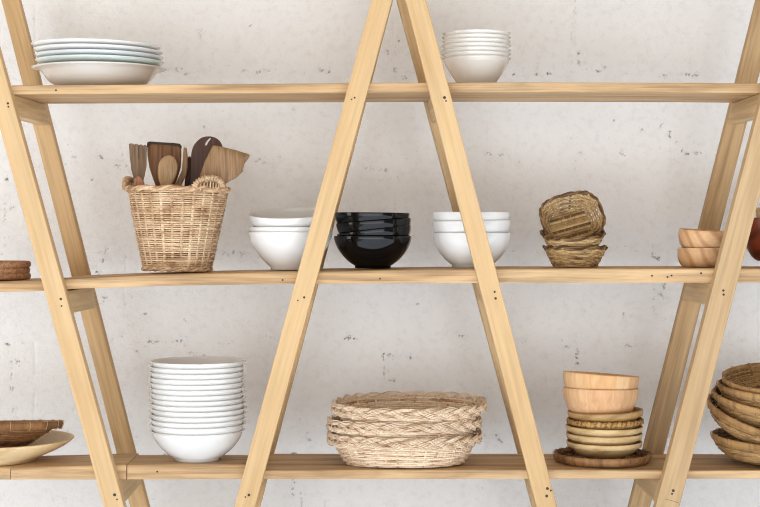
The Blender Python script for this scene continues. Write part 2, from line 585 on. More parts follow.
# board heights on the front plane: (u, v)
B_TOP = dict(top=[(12, 85.2), (180, 84.3), (330, 83.2), (480, 82.2), (700, 82.8), (764, 83.2)],
             bot=[(12, 94.3), (250, 93.0), (480, 92.0), (700, 92.6), (764, 93.2)], u=(11.5, 764), d=DEP, r=.002)
B_MIDL = dict(top=[(-120, 284), (62, 280.5)], bot=[(-120, 294.5), (62, 290.6)], u=(-120, 61.5), d=DEP, r=.004)
B_MID = dict(top=[(64, 278.3), (150, 274.8), (240, 272.6), (330, 270.8), (420, 269.4), (500, 268.7), (620, 268.4), (740, 268.4), (900, 269)],
             bot=[(64, 289.2), (150, 286.2), (240, 284.6), (330, 283.8), (420, 283.3), (550, 283), (740, 282.6), (900, 283)], u=(63.5, 900), d=DEP, r=.004)
B_LOW0 = dict(top=[(-130, 468.5), (10, 467.5)], bot=[(-130, 480), (10, 479.6)], u=(-130, 10.4), d=.18, r=.006)
B_LOW1 = dict(top=[(11, 467.4), (126, 464.6)], bot=[(11, 479.6), (126, 479.6)], u=(11, 126.3), d=.16, r=.006)
B_LOW2 = dict(top=[(127, 464.6), (258, 464.4)], bot=[(127, 479.6), (258, 478.8)], u=(127.2, 257.5), d=.135, r=.006)
B_LOW3 = dict(top=[(258, 470), (600, 470), (900, 471)], bot=[(258, 479.2), (600, 478.8), (900, 478.6)], u=(258.2, 900), d=DEP, r=.0025)


def rounded_rect(y0, y1, z0, z1, rf):
    """cross-section (y,z), front-top corner radius rf, other corners small"""
    out = []
    for (cy, cz, a0, r) in ((y0 + rf, z1 - rf, 90, rf), (y0 + .0015, z0 + .0015, 180, .0015), (y1 - .0015, z0 + .0015, 270, .0015), (y1 - .0015, z1 - .0015, 0, .0015)):
        for k in range(4):
            a = math.radians(a0 + 90 * k / 3)
            out.append((cy + r * math.cos(a), cz + r * math.sin(a)))
    return out


def board(spec):
    u0, u1 = spec['u']
    us = [u0]
    while us[-1] + 18 < u1:
        us.append(us[-1] + 15)
    us.append(u1)
    m = MB()
    rng = random.Random(int(u0 * 10) + 3)
    secs = []
    for u in us:
        zt, zb = Z(interp(spec['top'], u)), Z(interp(spec['bot'], u))
        y0 = rng.uniform(-.0006, .0006)
        secs.append([(X(u), y, z) for (y, z) in rounded_rect(y0, spec['d'], zb, zt, spec['r'])])
    n = len(secs[0])
    for s in secs:
        m.v.extend(s)
    for i in range(len(secs) - 1):
        for k in range(n):
            k2 = (k + 1) % n
            m.f.append((i * n + k, i * n + k2, (i + 1) * n + k2, (i + 1) * n + k))
    m.f.append(tuple(reversed(range(n))))
    m.f.append(tuple((len(secs) - 1) * n + k for k in range(n)))
    o = m.build('shelf_board', M['board'], unit, smooth=False)
    o.location = unit_inv
    return o


for sp in (B_TOP, B_MIDL, B_MID, B_LOW0, B_LOW1, B_LOW2, B_LOW3):
    b_ = board(sp)
    # small dark nail holes and knots seen on the front edges
    if sp is B_TOP:
        spots = [(56, 90.3)]
    elif sp is B_MID:
        spots = [(652, 275.8), (667.5, 277), (671.5, 275.6), (282.6, 280), (380, 278.6), (701, 273.2)]
    elif sp is B_LOW2:
        spots = [(157.3, 471.6)]
    else:
        spots = []
    for (u, v) in spots:
        k = MB()
        k.tube([(X(u), -.0008, Z(v)), (X(u), .002, Z(v))], .0019, .0022, sides=8)
        k.build('nail_hole', M['screw'], b_, smooth=False)

# posts: left edge u at v = a + b v on their own front plane, face width in u
FRONT = [(-35.6, .2745, 20.5), (371.4, -.2705, 20.8), (405.6, .2585, 20.6), (786.8, -.2585, 23.8)]
REAR = [(1.0, .2545, 18.0), (374.8, -.262, 18.0), (396.7, .2675, 18.0), (757.6, -.252, 20.5)]
YR = DEP + .002
posts = {}


def post(line, y, v_top, z_bot, mat):
    a, b, w = line
    s = sc(y)
    v_bot = V0 + (EYE - z_bot) / s
    c = []
    for yy in (y, y + T):
        for (u, v) in ((a + b * v_top, v_top), (a + b * v_top + w, v_top), (a + b * v_bot + w, v_bot), (a + b * v_bot, v_bot)):
            c.append(Vector(((u - U0) * s, yy, EYE + (V0 - v) * s)))
    ang = math.atan(-b)        # lean: positive b moves right going down
    mid = sum(c, Vector()) / 8
    org = mid + unit_inv
    o = world_mesh_object('post', [p + unit_inv for p in c], BOXF, mat, unit, org, (0, ang, 0), .0018)
    return o


def screws(o, pts):
    bpy.context.view_layer.update()
    for (u, v, r) in pts:
        k = MB()
        yy = -T
        p = P(u, v, yy)
        k.tube([p + Vector((0, -.0008, 0)), p + Vector((0, .003, 0))], r, r, sides=10)
        w = k.build('screw', M['screw'], o, smooth=False)
        w.matrix_parent_inverse = (Matrix.Translation(unit.location) @ Matrix.Translation(o.location) @ o.rotation_euler.to_matrix().to_4x4()).inverted()


SCREWS = [[(7.9, 103.4, .0024), (8.4, 106.8, .0018), (60.8, 299, .0026), (61.5, 306, .0018), (114.6, 494.8, .0032), (117, 499.4, .0018)],
          [(354.7, 97.7, .002), (351.5, 99.5, .0016), (297.9, 300.5, .0016), (304.2, 297.4, .0024), (248.9, 495, .0028), (245.4, 497, .0016)],
          [(444.5, 97.6, .003), (446, 101, .0018), (494.6, 291.9, .0022), (495.6, 298.4, .0026), (547.4, 488.5, .003), (550.8, 490.5, .002), (546.7, 496, .003)],
          [(723.3, 290.5, .0024), (723.6, 294.6, .0024), (673.2, 490.6, .003), (672, 493.8, .002)]]
V_APEX_F, V_APEX_R = -21.0, -3.0
for k in range(4):
    # front plane of the front posts is y=-T
    f = post(FRONT[k], -T, V_APEX_F, 0.0, M['post_grey_dim' if k == 3 else 'post'])
    r = post(REAR[k], YR, V_APEX_R, 0.0, M['rear_dim' if k > 1 else 'rear'])
    screws(f, SCREWS[k])
    if k == 3:    # a pencil mark drawn across the last post
        mk = MB()
        mk.tube([P(665.5, 499.2, -T - .0004), P(671, 500.4, -T - .0004), P(678.5, 502.8, -T - .0004)], .0004, .0004, sides=4)
        w = mk.build('pencil_mark', M['screw'], f)
        w.matrix_parent_inverse = (Matrix.Translation(unit.location) @ Matrix.Translation(f.location) @ f.rotation_euler.to_matrix().to_4x4()).inverted()

# cleats between each front and rear post, just under the boards
LEVELS = [(B_TOP, B_TOP), (B_MIDL, B_MID), (None, None)]


def under(level, u):
    if level == 0:
        return Z(interp(B_TOP['bot'], u))
    if level == 1:
        return Z(interp((B_MIDL if u < 62 else B_MID)['bot'], u)) if u > 75 or u < 50 else Z(290.7)
    return Z(479.7)


CH = .044
for k in range(4):
    sgn = 1 if k in (0, 2) else -1          # which side faces inward of the trestle
    inner = (k in (0, 2))
    for lv in range(3):
        af, bf, wf = FRONT[k]
        ar, br, wr = REAR[k]
        vs = []
        for (a, b, w, y) in ((af, bf, wf, 0.0005), (ar, br, wr, YR - .0005)):
            yl = -T if y < .1 else YR
            s = sc(yl)
            uu = af + bf * (100, 290, 480)[lv]
            zt = under(lv, uu + (10 if k != 0 else 15)) - .0006
            row = []
            for z in (zt, zt - CH):
                v = V0 + (EYE - z) / s
                ue = a + b * v + (w if inner else 0)
                xe = (ue - U0) * s - sgn * .0006
                row.append((xe, z))
            (x0, z0), (x1, z1) = row
            t = .032 * sgn
            vs += [(x0, y, z0), (x0 - t, y, z0), (x1 - t, y, z1), (x1, y, z1)]
        vs = [Vector(p) + unit_inv for p in vs]
        mid = sum(vs, Vector()) / 8
        world_mesh_object('cleat', vs, BOXF, M['cleat'], unit, mid, (0, 0, 0), .0015)


# ------------------------------------------------------------------ surfaces of revolution: bowls and plates
ORD = ['lowest', 'second from the bottom', 'third from the bottom', 'fourth from the bottom', 'fifth from the bottom', 'sixth from the bottom', 'seventh from the bottom',
       'eighth from the bottom', 'ninth from the bottom', 'tenth from the bottom', 'eleventh from the bottom', 'twelfth from the bottom', 'thirteenth from the bottom', 'topmost']


def bowl_outer(R, h, rf, hf=.005, blend=.5, n=18, lip=0.0, pw=1.0):
    pts = [(0, hf * .6), (rf * .86, hf * .6), (rf * .90, 0), (rf, 0), (rf * 1.0, hf)]
    Rb = R - lip
    for k in range(1, n + 1):
        t = k / n * PI / 2
        q = math.sin(t)
        zf = blend * (1 - math.cos(t)) + (1 - blend) * q ** pw
        pts.append((rf + (Rb - rf) * q, hf + (h - hf) * (zf if not lip else zf * (1 - lip * 2))))
    if lip:
        pts.append((R - lip * .3, h - lip * .25))
        pts.append((R, h - .0005))
    return pts


def full_profile(outer, tv, lipr=.0012, well=None):
    """inner surface = outer shifted up by tv, so equal bowls nest without touching"""
    h = outer[-1][1]
    R = outer[-1][0]
    wall = [p for p in outer if p[0] > outer[3][0] * .999 and p[1] > 0]
    inner = []
    for (r, z) in wall:
        if z + tv < h:
            inner.append((r, z + tv))
    # where the shifted wall reaches the rim height
    rr = R - lipr
    for (a, b) in zip(wall, wall[1:]):
        if a[1] + tv <= h <= b[1] + tv and b[1] > a[1]:
            f = (h - tv - a[1]) / (b[1] - a[1])
            rr = min(lerp(a[0], b[0], f), R - lipr)
    prof = list(outer)
    prof.append((R - lipr * .15, h + lipr * .5))
    prof.append((lerp(R, rr, .5), h + lipr * .8))
    prof.append((rr, h + lipr * .2))
    prof += [p for p in reversed(inner) if p[0] < rr]
    zb = inner[0][1] if inner else tv
    prof.append((wall[0][0] * .6, zb - .0006))
    prof.append((0, zb - .0008))
    return prof


def base_z(spec, u, y=0.0):
    return Z(interp(spec['top'], u))


def stack(name, cat, prof, mat, u, y, z0, pitches, label_fn, group=None, rolls=None, du=None, scales=None, seg=72, mats=None, rims=None):
    m = MB().lathe(prof, seg)
    first = None
    z = z0
    out = []
    for k in range(len(pitches) + 1):
        if k:
            z += pitches[k - 1]
        if first is None:
            o = first = m.build(name, mat)
            base_me = o.data
        else:
            o = first.copy()
            COL.objects.link(o)
        if mats and mats[k] is not mat:
            o.data = base_me.copy()
            o.data.materials[0] = mats[k]
        else:
            o.data = base_me
        dx = du[k] if du else 0
        o.location = (X(u + dx, y), y, z)
        rx, ry = rolls[k] if rolls else (0, 0)
        o.rotation_euler = (math.radians(rx), math.radians(ry), random.uniform(0, 6.28))
        if rolls and (rx or ry):
            o.rotation_euler = (Euler((math.radians(rx), math.radians(ry), 0)).to_matrix() @ Euler((0, 0, random.uniform(0, 6.28))).to_matrix()).to_euler()
        if scales:
            o.scale = (scales[k],) * 2 + (1,)
        if rims and rims[k] is not None:        # keep the middle of the rim where it is while the bowl tilts
            ho = max(p[1] for p in prof)
            c = P(u + dx, rims[k], y)
            o.location = c - o.rotation_euler.to_matrix() @ Vector((0, 0, ho))
        tag(o, label_fn(k), cat, group)
        out.append(o)
    return out


ZT = lambda u: max(base_z(B_TOP, u + d) for d in (-35, 0, 35)) + .0006
ZM = lambda u: max(base_z(B_MID if u > 63 else B_MIDL, u + d) for d in (-36, 0, 36)) + .0006

# --- top shelf: plates on a deep cream dish
y = .152
dz = ZT(100)
dish_out = [(0, .003), (.060, .003), (.063, 0), (.070, 0), (.072, .004), (.087, .0075), (.1035, .0187), (.112, .0285), (.1175, .0375), (.123, .0415), (.132, .0447), (.1395, .0468)]
o = MB().lathe(full_profile(dish_out, .005), 96).build('dish', M['cream'], loc=(X(99.3, y), y, dz))
tag(o, 'deep cream dish with a flat rim, at the bottom of the plate stack', 'dish')
plate_out = [(0, .002), (.070, .002), (.073, 0), (.080, 0), (.083, .003), (.100, .0065), (.115, .0105), (.126, .0150), (.1335, .0205)]
pp = full_profile(plate_out, .0045)
PL = ['pale green tinted plate resting directly on the deep cream dish', 'pale white plate just above the green tinted plate', 'white plate just below the topmost plate over the cream dish', 'topmost white plate of the stack on the top shelf']
zr = [61.5, 56.2, 50.6, 45.5]
stack('plate', 'plate', pp, M['white'], 99, y, Z(62.0, y) - .0205, [.0107, .0113, .0105], lambda k: PL[k], 'plates stacked on the cream dish',
      rolls=[(0, .4), (0, .6), (0, .9), (0, 1.0)], du=[.8, .5, -.8, -3.0], seg=96, mats=[M['green'], M['pale'], M['white'], M['white']])

# --- top shelf: seven small white bowls
y = .125
b = bowl_outer(.0725, .0605, .036, .003, .25, lip=.004)
stack('bowl', 'bowl', full_profile(b, .0046), M['cream'], 476.3, y, ZT(476), [.0087] * 6,
      lambda k: 'small white bowl, %s in the seven-bowl stack on the top shelf' % (ORD[k] if k < 6 else 'topmost'), 'small white bowls on the top shelf',
      du=[0, .1, .15, .05, .1, 0, .1], scales=[1, 1, 1, .998, .998, .996, .985])

# --- middle shelf bowls
y = .105
b = bowl_outer(.0868, .0765, .041, .004, .45)
WLL = ['lowest large white bowl beside the utensil basket', 'middle white bowl, under the tilted one, beside the utensil basket', 'tilted topmost white bowl showing its inside, beside the utensil basket']
stack('bowl', 'bowl', full_profile(b, .0048), M['white'], 290.5, y, ZM(290), [.0098, .0300], lambda k: WLL[k], 'white bowls beside the utensil basket',
      rolls=[(0, 0), (0, 0), (8.6, -1.6)], du=[0, .3, 0], scales=[1, .98, .98], rims=[None, None, 212.6])

y = .10
b = bowl_outer(.0800, .0655, .037, .005, .62)
stack('bowl', 'bowl', full_profile(b, .006), M['black'], 372.8, y, ZM(372), [.0140, .0170, .0180],
      lambda k: ['lowest glossy black bowl, standing on the middle shelf', 'second glossy black bowl up, steeply tilted, mostly hidden', 'third glossy black bowl up, slightly tilted', 'topmost glossy black bowl, nearly level'][k], 'glossy black bowls',
      rolls=[(0, 0), (0, -7.2), (0, -4.4), (0, .6)], du=[0, 1.0, .6, -.6], scales=[1, .96, .97, .97], rims=[None, 229.4, 220.8, 212.8])

y = .10
b = bowl_outer(.0812, .0705, .041, .005, .62)
stack('bowl', 'bowl', full_profile(b, .009), M['white'], 471.8, y, ZM(472), [.0245, .0175],
      lambda k: '%s white bowl between the black bowls and the small woven baskets' % ['lowest', 'middle', 'topmost'][k], 'white bowls beside the small baskets',
      rolls=[(0, 0), (0, -.9), (0, 0)], du=[0, 0, -.6], scales=[1, 1, .985])

# wooden bowls by the sloping post
y = .10
b = [(0, .001), (.033, .001), (.035, 0), (.038, .001), (.0425, .005), (.0462, .012), (.0484, .021), (.0490, .029), (.0482, .0385)]
stack('wooden_bowl', 'bowl', full_profile(b, .011, .002), M['ltwood'], 701.3, y, ZM(701), [.0365],
      lambda k: '%s small turned wooden bowl of the pair on the middle shelf' % ['lower', 'upper'][k], 'small turned wooden bowls', rolls=[(0, 0), (2.5, 3.2)], du=[0, -.2], scales=[1, .985])

# red-brown footed bowl with a pale wooden bowl in it, at the end of the middle shelf
y = .105
b = bowl_outer(.080, .100, .042, .012, 1.0)
o = MB().lathe(full_profile(b, .012, .002), 72).build('wooden_bowl', M['redwood'], loc=(X(781, y), y, ZM(781)))
tag(o, 'dark red-brown footed wooden bowl partly hidden by the slanted post', 'bowl')
b = bowl_outer(.053, .075, .030, .004, .8)
o = MB().lathe(full_profile(b, .010, .002), 60).build('wooden_bowl', M['paleb'], loc=(X(782, y), y, ZM(781) + .0465))
tag(o, 'pale wooden bowl standing inside the dark red-brown bowl', 'bowl')

# cork mats at the end of the middle shelf
y = .10
pr = [(0, 0), (.071, 0), (.0735, .002), (.0745, .0065), (.0735, .011), (.071, .013), (0, .013)]
CK = ['lowest', 'middle', 'topmost']
stack('cork_mat', 'mat', pr, M['cork'], -6, y, ZM(-6) + .0005, [.0118, .0125], lambda k: '%s round brown cork mat of the three piled on the middle shelf' % CK[k],
      'round cork mats', du=[0, -.4, .1], scales=[1, .99, 1])

# --- bottom shelf: fourteen white bowls
y = .066
b = bowl_outer(.0985, .0610, .0470, .004, .55, lip=.005)
stack('bowl', 'bowl', full_profile(b, .0058), M['white'], 197.3, y, Z(464.5) + .0004, [.0131] + [.0107] * 12,
      lambda k: 'white bowl, %s in the tall fourteen-bowl stack on the bottom shelf' % ORD[k], 'tall stack of white bowls',
      rolls=[(0, random.uniform(-.12, .12)) for _ in range(14)], du=[0] + [.2 + random.uniform(-.25, .25) + .7 * math.sin(k * .55) for k in range(13)], scales=[.985] + [1.002 + .006 * math.sin(k * .8) for k in range(13)], seg=96)


# ------------------------------------------------------------------ weaving
def sell(a, b, e, ph):
    c, s_ = math.cos(ph), math.sin(ph)
    return (a * math.copysign(abs(c) ** (2 / e), c), b * math.copysign(abs(s_) ** (2 / e), s_))


def ring_pt(a, b, e, ph, off=0.0):
    x, y_ = sell(a, b, e, ph)
    x2, y2 = sell(a, b, e, ph + .002)
    x1, y1 = sell(a, b, e, ph - .002)
    tx, ty = x2 - x1, y2 - y1
    L = math.hypot(tx, ty) or 1
    nx, ny = ty / L, -tx / L
    return x + nx * off, y_ + ny * off, nx, ny


def weave(shape, e, stakes, rows, rn, rh, amp, seed=1, per=4, stake_w=.0022, stake_t=.0011, jit=.0004, wob=None):
    """rows of weavers going round, alternately in front of and behind upright stakes. shape(t) -> a, b, z"""
    rng = random.Random(seed)
    m = MB()
    n = stakes * per
    for i in range(rows):
        t = (i + .5) / rows
        a, b, z = shape(t)
        sg = 1 if i % 2 else -1
        pts, nr = [], []
        p1, p2 = rng.uniform(0, 6.28), rng.uniform(0, 6.28)
        for j in range(n):
            ph = 2 * PI * j / n
            off = sg * amp * math.cos(stakes * ph / 2) + jit * math.sin(3 * ph + p1)
            x, y_, nx, ny = ring_pt(a, b, e, ph, off)
            dz_ = jit * math.sin(5 * ph + p2) + (wob(ph, t) if wob else 0)
            pts.append((x, y_, z + dz_))
            nr.append((nx, ny, 0))
        k = rng.uniform(.85, 1.12)
        m.tube(pts, rn * k, rh * k, nr, 5, True)
    for s_ in range(stakes):
        ph = 2 * PI * s_ / stakes
        pts, nr = [], []
        for q in range(7):
            t = q / 6
            a, b, z = shape(t)
            x, y_, nx, ny = ring_pt(a, b, e, ph)
            pts.append((x, y_, z + (wob(ph, t) if wob else 0)))
            nr.append((nx, ny, 0))
        m.tube(pts, stake_t, stake_w, nr, 4)
    return m


def woven_base(a, b, e, z, strips, w, th, mat_name=None, seed=2):
    m = MB()
    for k in range(strips):
        t = -1 + 2 * (k + .5) / strips
        yy = t * b * .97
        hx = a * (1 - abs(t) ** e) ** (1 / e) * .98
        if hx < .004:
            continue
        n = 12
        m.tube([(lerp(-hx, hx, i / n), yy, z + th * .35 * (1 if (i + k) % 2 else -1)) for i in range(n + 1)], th, b * .97 / strips * 1.36, [(0, 0, 1)] * (n + 1), 4)
    for k in range(9):
        xx = lerp(-.7, .7, k / 8) * a
        hy = b * (1 - abs(xx / a) ** e) ** (1 / e) * .97
        m.tube([(xx, -hy, z), (xx, 0, z), (xx, hy, z)], th * .8, w, [(0, 0, 1)] * 3, 4)
    return m


def wrapped_rim(a, b, e, z, r, turns, strands=3, seed=3, wob=None, flat=1.0):
    """a twisted rope rim"""
    m = MB()
    rng = random.Random(seed)
    n = 160
    for k in range(strands):
        pts, nr = [], []
        for j in range(n):
            ph = 2 * PI * j / n
            an = turns * ph + 2 * PI * k / strands
            x, y_, nx, ny = ring_pt(a, b, e, ph, r * .55 * math.cos(an))
            pts.append((x, y_, z + r * .55 * flat * math.sin(an) + (wob(ph) if wob else 0)))
            nr.append((nx, ny, 0))
        m.tube(pts, r * .62, r * .62 * flat, nr, 6, True)
    return m


def hoop(a, b, e, z0, z1, th, lean=0.0, n=120, wob=None):
    m = MB()
    b0 = 0
    for j in range(n):
        ph = 2 * PI * j / n
        w = wob(ph) if wob else 0
        for (off, z) in ((0, z0), (th + lean, z0 * .35 + z1 * .65), (th * .8 + lean, z1), (-th * .2 + lean, z1 + th * .2), (-th * .6, z0)):
            x, y_, _, _ = ring_pt(a, b, e, ph, off)
            m.v.append((x, y_, z + w))
    for j in range(n):
        j2 = (j + 1) % n
        for k in range(5):
            k2 = (k + 1) % 5
            m.f.append((j * 5 + k, j * 5 + k2, j2 * 5 + k2, j2 * 5 + k))
    return m


# --- the utensil basket
yb = .110
ub = 177.3
zb0 = ZM(177)
HB = .176
bl = (X(ub, yb), yb, zb0)
bk = empty('utensil_basket', bl, (0, math.radians(.6), 0))
tag(bk, 'tall tapered rattan basket with two ear handles, holding wooden cooking utensils', 'basket')


def bshape(t):
    r = lerp(.0690, .1035, t ** .92)
    return r, r, .004 + t * (HB - .010)


weave(bshape, 2, 28, 38, .0013, .0021, .0011, seed=11, stake_w=.0040, stake_t=.0006, jit=.0003).build('woven_side', M['wick'], bk)
bm_ = MB().lathe([(0, .002), (.066, .002), (.068, .004), (.066, .006), (0, .006)], 48)
bm_.build('base', M['wick'], bk)
wrapped_rim(.1042, .1042, 2, HB - .006, .0052, 9, 4, wob=lambda p: .0012 * math.sin(11 * p)).build('rim', M['wick'], bk)
wrapped_rim(.0700, .0700, 2, .0055, .0040, 14, 2).build('foot_band', M['wick'], bk)


def ear(ang, wdt, hgt):
    m = MB()
    r0 = .105
    ct, st_ = math.cos(ang), math.sin(ang)
    n = 26
    arc, nr = [], []
    for i in range(n + 1):
        q = PI * i / n
        s_ = wdt * math.cos(q)
        a2 = ang + s_ / r0
        rr = r0 + .004 + .003 * math.sin(q)
        arc.append((rr * math.cos(a2), rr * math.sin(a2), HB - .008 + hgt * math.sin(q)))
        nr.append((math.cos(a2), math.sin(a2), 0))
    m.tube(arc, .0048, .0048, nr, 7)
    # cord wound round the arch
    turns = 17
    for i in range(turns):
        f = (i + .5) / turns * n
        k = min(int(f), n - 1)
        A = Vector(arc[k]).lerp(Vector(arc[k + 1]), f - k)
        t = (Vector(arc[k + 1]) - Vector(arc[k])).normalized()
        N = Vector(nr[k])
        Bn = t.cross(N)
        pts = [A + (N * math.cos(g) + Bn * math.sin(g)) * .0062 + t * (.0012 * (g / PI - 1)) for g in [2 * PI * j / 9 for j in range(9)]]
        m.tube(pts, .0013, .0013, None, 4, True)
    # upright rods filling the ear
    for i in range(-4, 5):
        s_ = i / 5 * wdt
        a2 = ang + s_ / r0
        top = hgt * math.sqrt(max(0, 1 - (i / 5) ** 2)) - .003
        m.tube([((r0 + .002) * math.cos(a2), (r0 + .002) * math.sin(a2), HB - .010), ((r0 + .004) * math.cos(a2), (r0 + .004) * math.sin(a2), HB - .008 + top)], .0016, .0019, None, 5)
    return m


ear(math.radians(-46), .037, .0235).build('handle', M['wick'], bk)
ear(math.radians(165), .030, .0230).build('handle', M['wick'], bk)


# --- utensils: the head drawn as an outline at its own depth, thick and slightly dished, handle running down into the basket
def slab(outline, y, th, mat, name, handle=None, dish=0.0, holes=None, lean=0.0, hr=.006):
    """outline: (u,v) points; handle: list of (x,y,z) world points; world-space mesh around its lowest handle point"""
    bm = bmesh.new()
    pts = [P(u, v, y) for (u, v) in outline]
    c = sum(pts, Vector()) / len(pts)
    zmin = min(p.z for p in pts)

    def shift(p, k):
        d = (p - c).length
        dy = dish * math.exp(-(d / .018) ** 2) + lean * (p.z - zmin)
        return Vector((p.x, p.y + k + dy, p.z))
    rings = []
    n = len(pts)
    # rings: front inner, front edge, back edge, back inner
    def ring(scale, k):
        return [bm.verts.new(shift(c + (p - c) * scale, k)) for p in pts]
    r0 = ring(.55, -th * .5)
    r1 = ring(.93, -th * .5)
    r2 = ring(1.0, -th * .12)
    r3 = ring(1.0, th * .2)
    r4 = ring(.93, th * .5)
    r5 = ring(.55, th * .5)
    cf, cb = bm.verts.new(shift(c, -th * .5)), bm.verts.new(shift(c, th * .5))
    for A, B in ((r0, r1), (r1, r2), (r2, r3), (r3, r4), (r4, r5)):
        for i in range(n):
            j = (i + 1) % n
            bm.faces.new((A[i], A[j], B[j], B[i]))
    for i in range(n):
        j = (i + 1) % n
        bm.faces.new((r0[j], r0[i], cf))
        bm.faces.new((r5[i], r5[j], cb))
    bmesh.ops.recalc_face_normals(bm, faces=bm.faces)
    me = bpy.data.meshes.new(name)
    bm.to_mesh(me)
    bm.free()
    vs = [v.co.copy() for v in me.vertices]
    fs = [tuple(p.vertices) for p in me.polygons]
    m = MB()
    m.add(vs, fs)
    bpy.data.meshes.remove(me)
    if handle:
        h = [Vector(p) for p in handle]
        k = 8
        path = [h[0].lerp(h[1], i / k) for i in range(k + 1)]
        m.tube(path, hr, hr * .8, None, 8, False, [.85 + .25 * (i / k) for i in range(k + 1)])
    org = Vector(handle[1]) if handle else c
    m.v = [tuple(Vector(p) - org) for p in m.v]
    o = m.build(name, mat, loc=org)
    return o


def smooth_outline(pts, n=4):
    """closed Catmull-Rom"""
    out = []
    N = len(pts)
    for i in range(N):
        p0, p1, p2, p3 = (pts[(i + d) % N] for d in (-1, 0, 1, 2))
        for k in range(n):
            t = k / n
            out.append(tuple(0.5 * ((2 * b) + (-a + c) * t + (2 * a - 5 * b + 4 * c - d) * t * t + (-a + 3 * b - 3 * c + d) * t ** 3) for a, b, c, d in zip(p0, p1, p2, p3)))
    return out


def inb(dx, dy, z):
    return (bl[0] + dx, bl[1] + dy, zb0 + z)


UT = 'wooden utensils in the rattan basket'
# fork with four tines
yy = .128
fork_tines = [(129.3, 144), (131.0, 143.2), (133.0, 143.4), (133.8, 146), (134.2, 159), (134.8, 159), (134.9, 145.5), (136.5, 143.8), (138.0, 144.2), (138.7, 147), (138.6, 159.5), (139.2, 159.5), (139.6, 146.4), (141.2, 144.4),
              (142.3, 144.8), (142.9, 148), (142.6, 160), (143.3, 160), (143.9, 147), (145.0, 145.2), (146.2, 145.8), (146.6, 156), (146.3, 166), (144.6, 175), (142.5, 184), (140.5, 190), (137.4, 190), (134.2, 180), (131.5, 170), (130.0, 157)]
m = MB()
org = Vector(inb(-.020, .012, .02))
# palm of the fork plus four separate tines, joined as one piece
palm = [(130.0, 157.0), (134.3, 158.8), (138.9, 159.2), (143.1, 159.6), (146.4, 158.5), (146.3, 166), (144.6, 175), (142.5, 184), (140.5, 190), (137.4, 190), (134.2, 180), (131.5, 170)]


def solid(m, outline, y, th, lean=0.0):
    c = [P(u, v, y) for (u, v) in outline]
    zm = min(p.z for p in c)
    n = len(c)
    F = [Vector((p.x, p.y - th / 2 + lean * (p.z - zm), p.z)) for p in c]
    Bk = [Vector((p.x, p.y + th / 2 + lean * (p.z - zm), p.z)) for p in c]
    m.add(F + Bk, [tuple(range(n)), tuple(reversed(range(n, 2 * n)))] + [(i, (i + 1) % n, n + (i + 1) % n, n + i) for i in range(n)])


solid(m, palm, yy, .006)
for (a, b_, c_, d) in ((129.2, 134.0, 130.1, 134.3), (134.5, 138.7, 134.5, 138.8), (139.1, 143.0, 139.1, 143.0), (143.5, 146.6, 143.3, 146.4)):
    tp = 143.4 + (a - 129) * .11
    solid(m, [(a, tp + .9), (lerp(a, b_, .3), tp), (lerp(a, b_, .7), tp + .1), (b_, tp + 1.2), (d, 160.5), (c_, 160.5)], yy, .0058)
m.tube([P(139, 187, yy), org], .0062, .005, None, 8)
m.v = [tuple(Vector(p) - org) for p in m.v]
o = m.build('wooden_fork', M['u_grey'], loc=org, smooth=False)
tag(o, 'weathered grey-brown wooden fork with four tines in the rattan basket', 'fork', UT)

# wide turner with a charred top edge
yy = .158
out = [(147.2, 146), (147.8, 142.6), (150, 141.8), (158, 142.4), (166, 142.9), (174, 143.3), (179.6, 144), (181.2, 146), (181.4, 156), (180.6, 168), (177, 180), (173, 189), (157, 189), (153.5, 180), (149.5, 168), (147.6, 156)]
o = slab(out, yy, .007, M['u_brown'], 'wooden_turner', (P(165, 186, yy), inb(-.006, .030, .02)))
tag(o, 'wide brown wooden turner with a charred dark top edge', 'turner', UT)
e_ = MB()
solid(e_, [(147.0, 147.2), (147.6, 142.4), (150, 141.5), (158, 142.1), (166, 142.6), (174, 143.0), (179.8, 143.8), (181.5, 146.2), (181.5, 148.5), (178, 146.4), (166, 145.0), (152, 144.4)], yy, .0082)
e_.v = [tuple(Vector(p) - Vector(o.location)) for p in e_.v]
w = e_.build('charred_edge', M['burnt'], o, smooth=False)
w['label'] = 'black charred edge'

# oval spoon in front
yy = .088
out = smooth_outline([(168, 155.2), (174, 157.2), (177.2, 164), (177, 172), (174, 180), (170.5, 186), (168, 191), (163.5, 191), (161, 186), (158.3, 178), (157.8, 169), (160.8, 159.5)], 3)
o = slab(out, yy, .007, M['u_light'], 'wooden_spoon', (P(166, 187, yy), inb(-.010, -.012, .02)), dish=.004)
tag(o, 'light brown wooden spoon with an oval bowl, in front of the wide turner', 'spoon', UT)

# narrow curved spatula, seen edge-on
yy = .136
out = [(184.0, 147.3), (186.6, 147.8), (187.6, 156), (187.8, 167), (186.4, 175), (182.5, 183), (179, 190), (173, 190), (175.5, 185), (179.5, 178), (182.3, 170), (183.2, 158)]
o = slab(out, yy, .012, M['u_tan'], 'wooden_spatula', (P(177, 187, yy), inb(-.001, .014, .02)))
tag(o, 'narrow curved tan wooden spatula between the wide turner and the dark spoon', 'spatula', UT)
yy = .176
out = [(187.2, 158), (189.5, 156), (191.2, 158), (191.8, 170), (190.5, 182), (188, 190), (184, 190), (185, 180), (186.6, 170)]
o = slab(out, yy, .008, M['u_dark'], 'wooden_stick', (P(186, 187, yy), inb(.012, .034, .02)))
tag(o, 'thin dark wooden stick beside the curved tan spatula', 'utensil', UT)

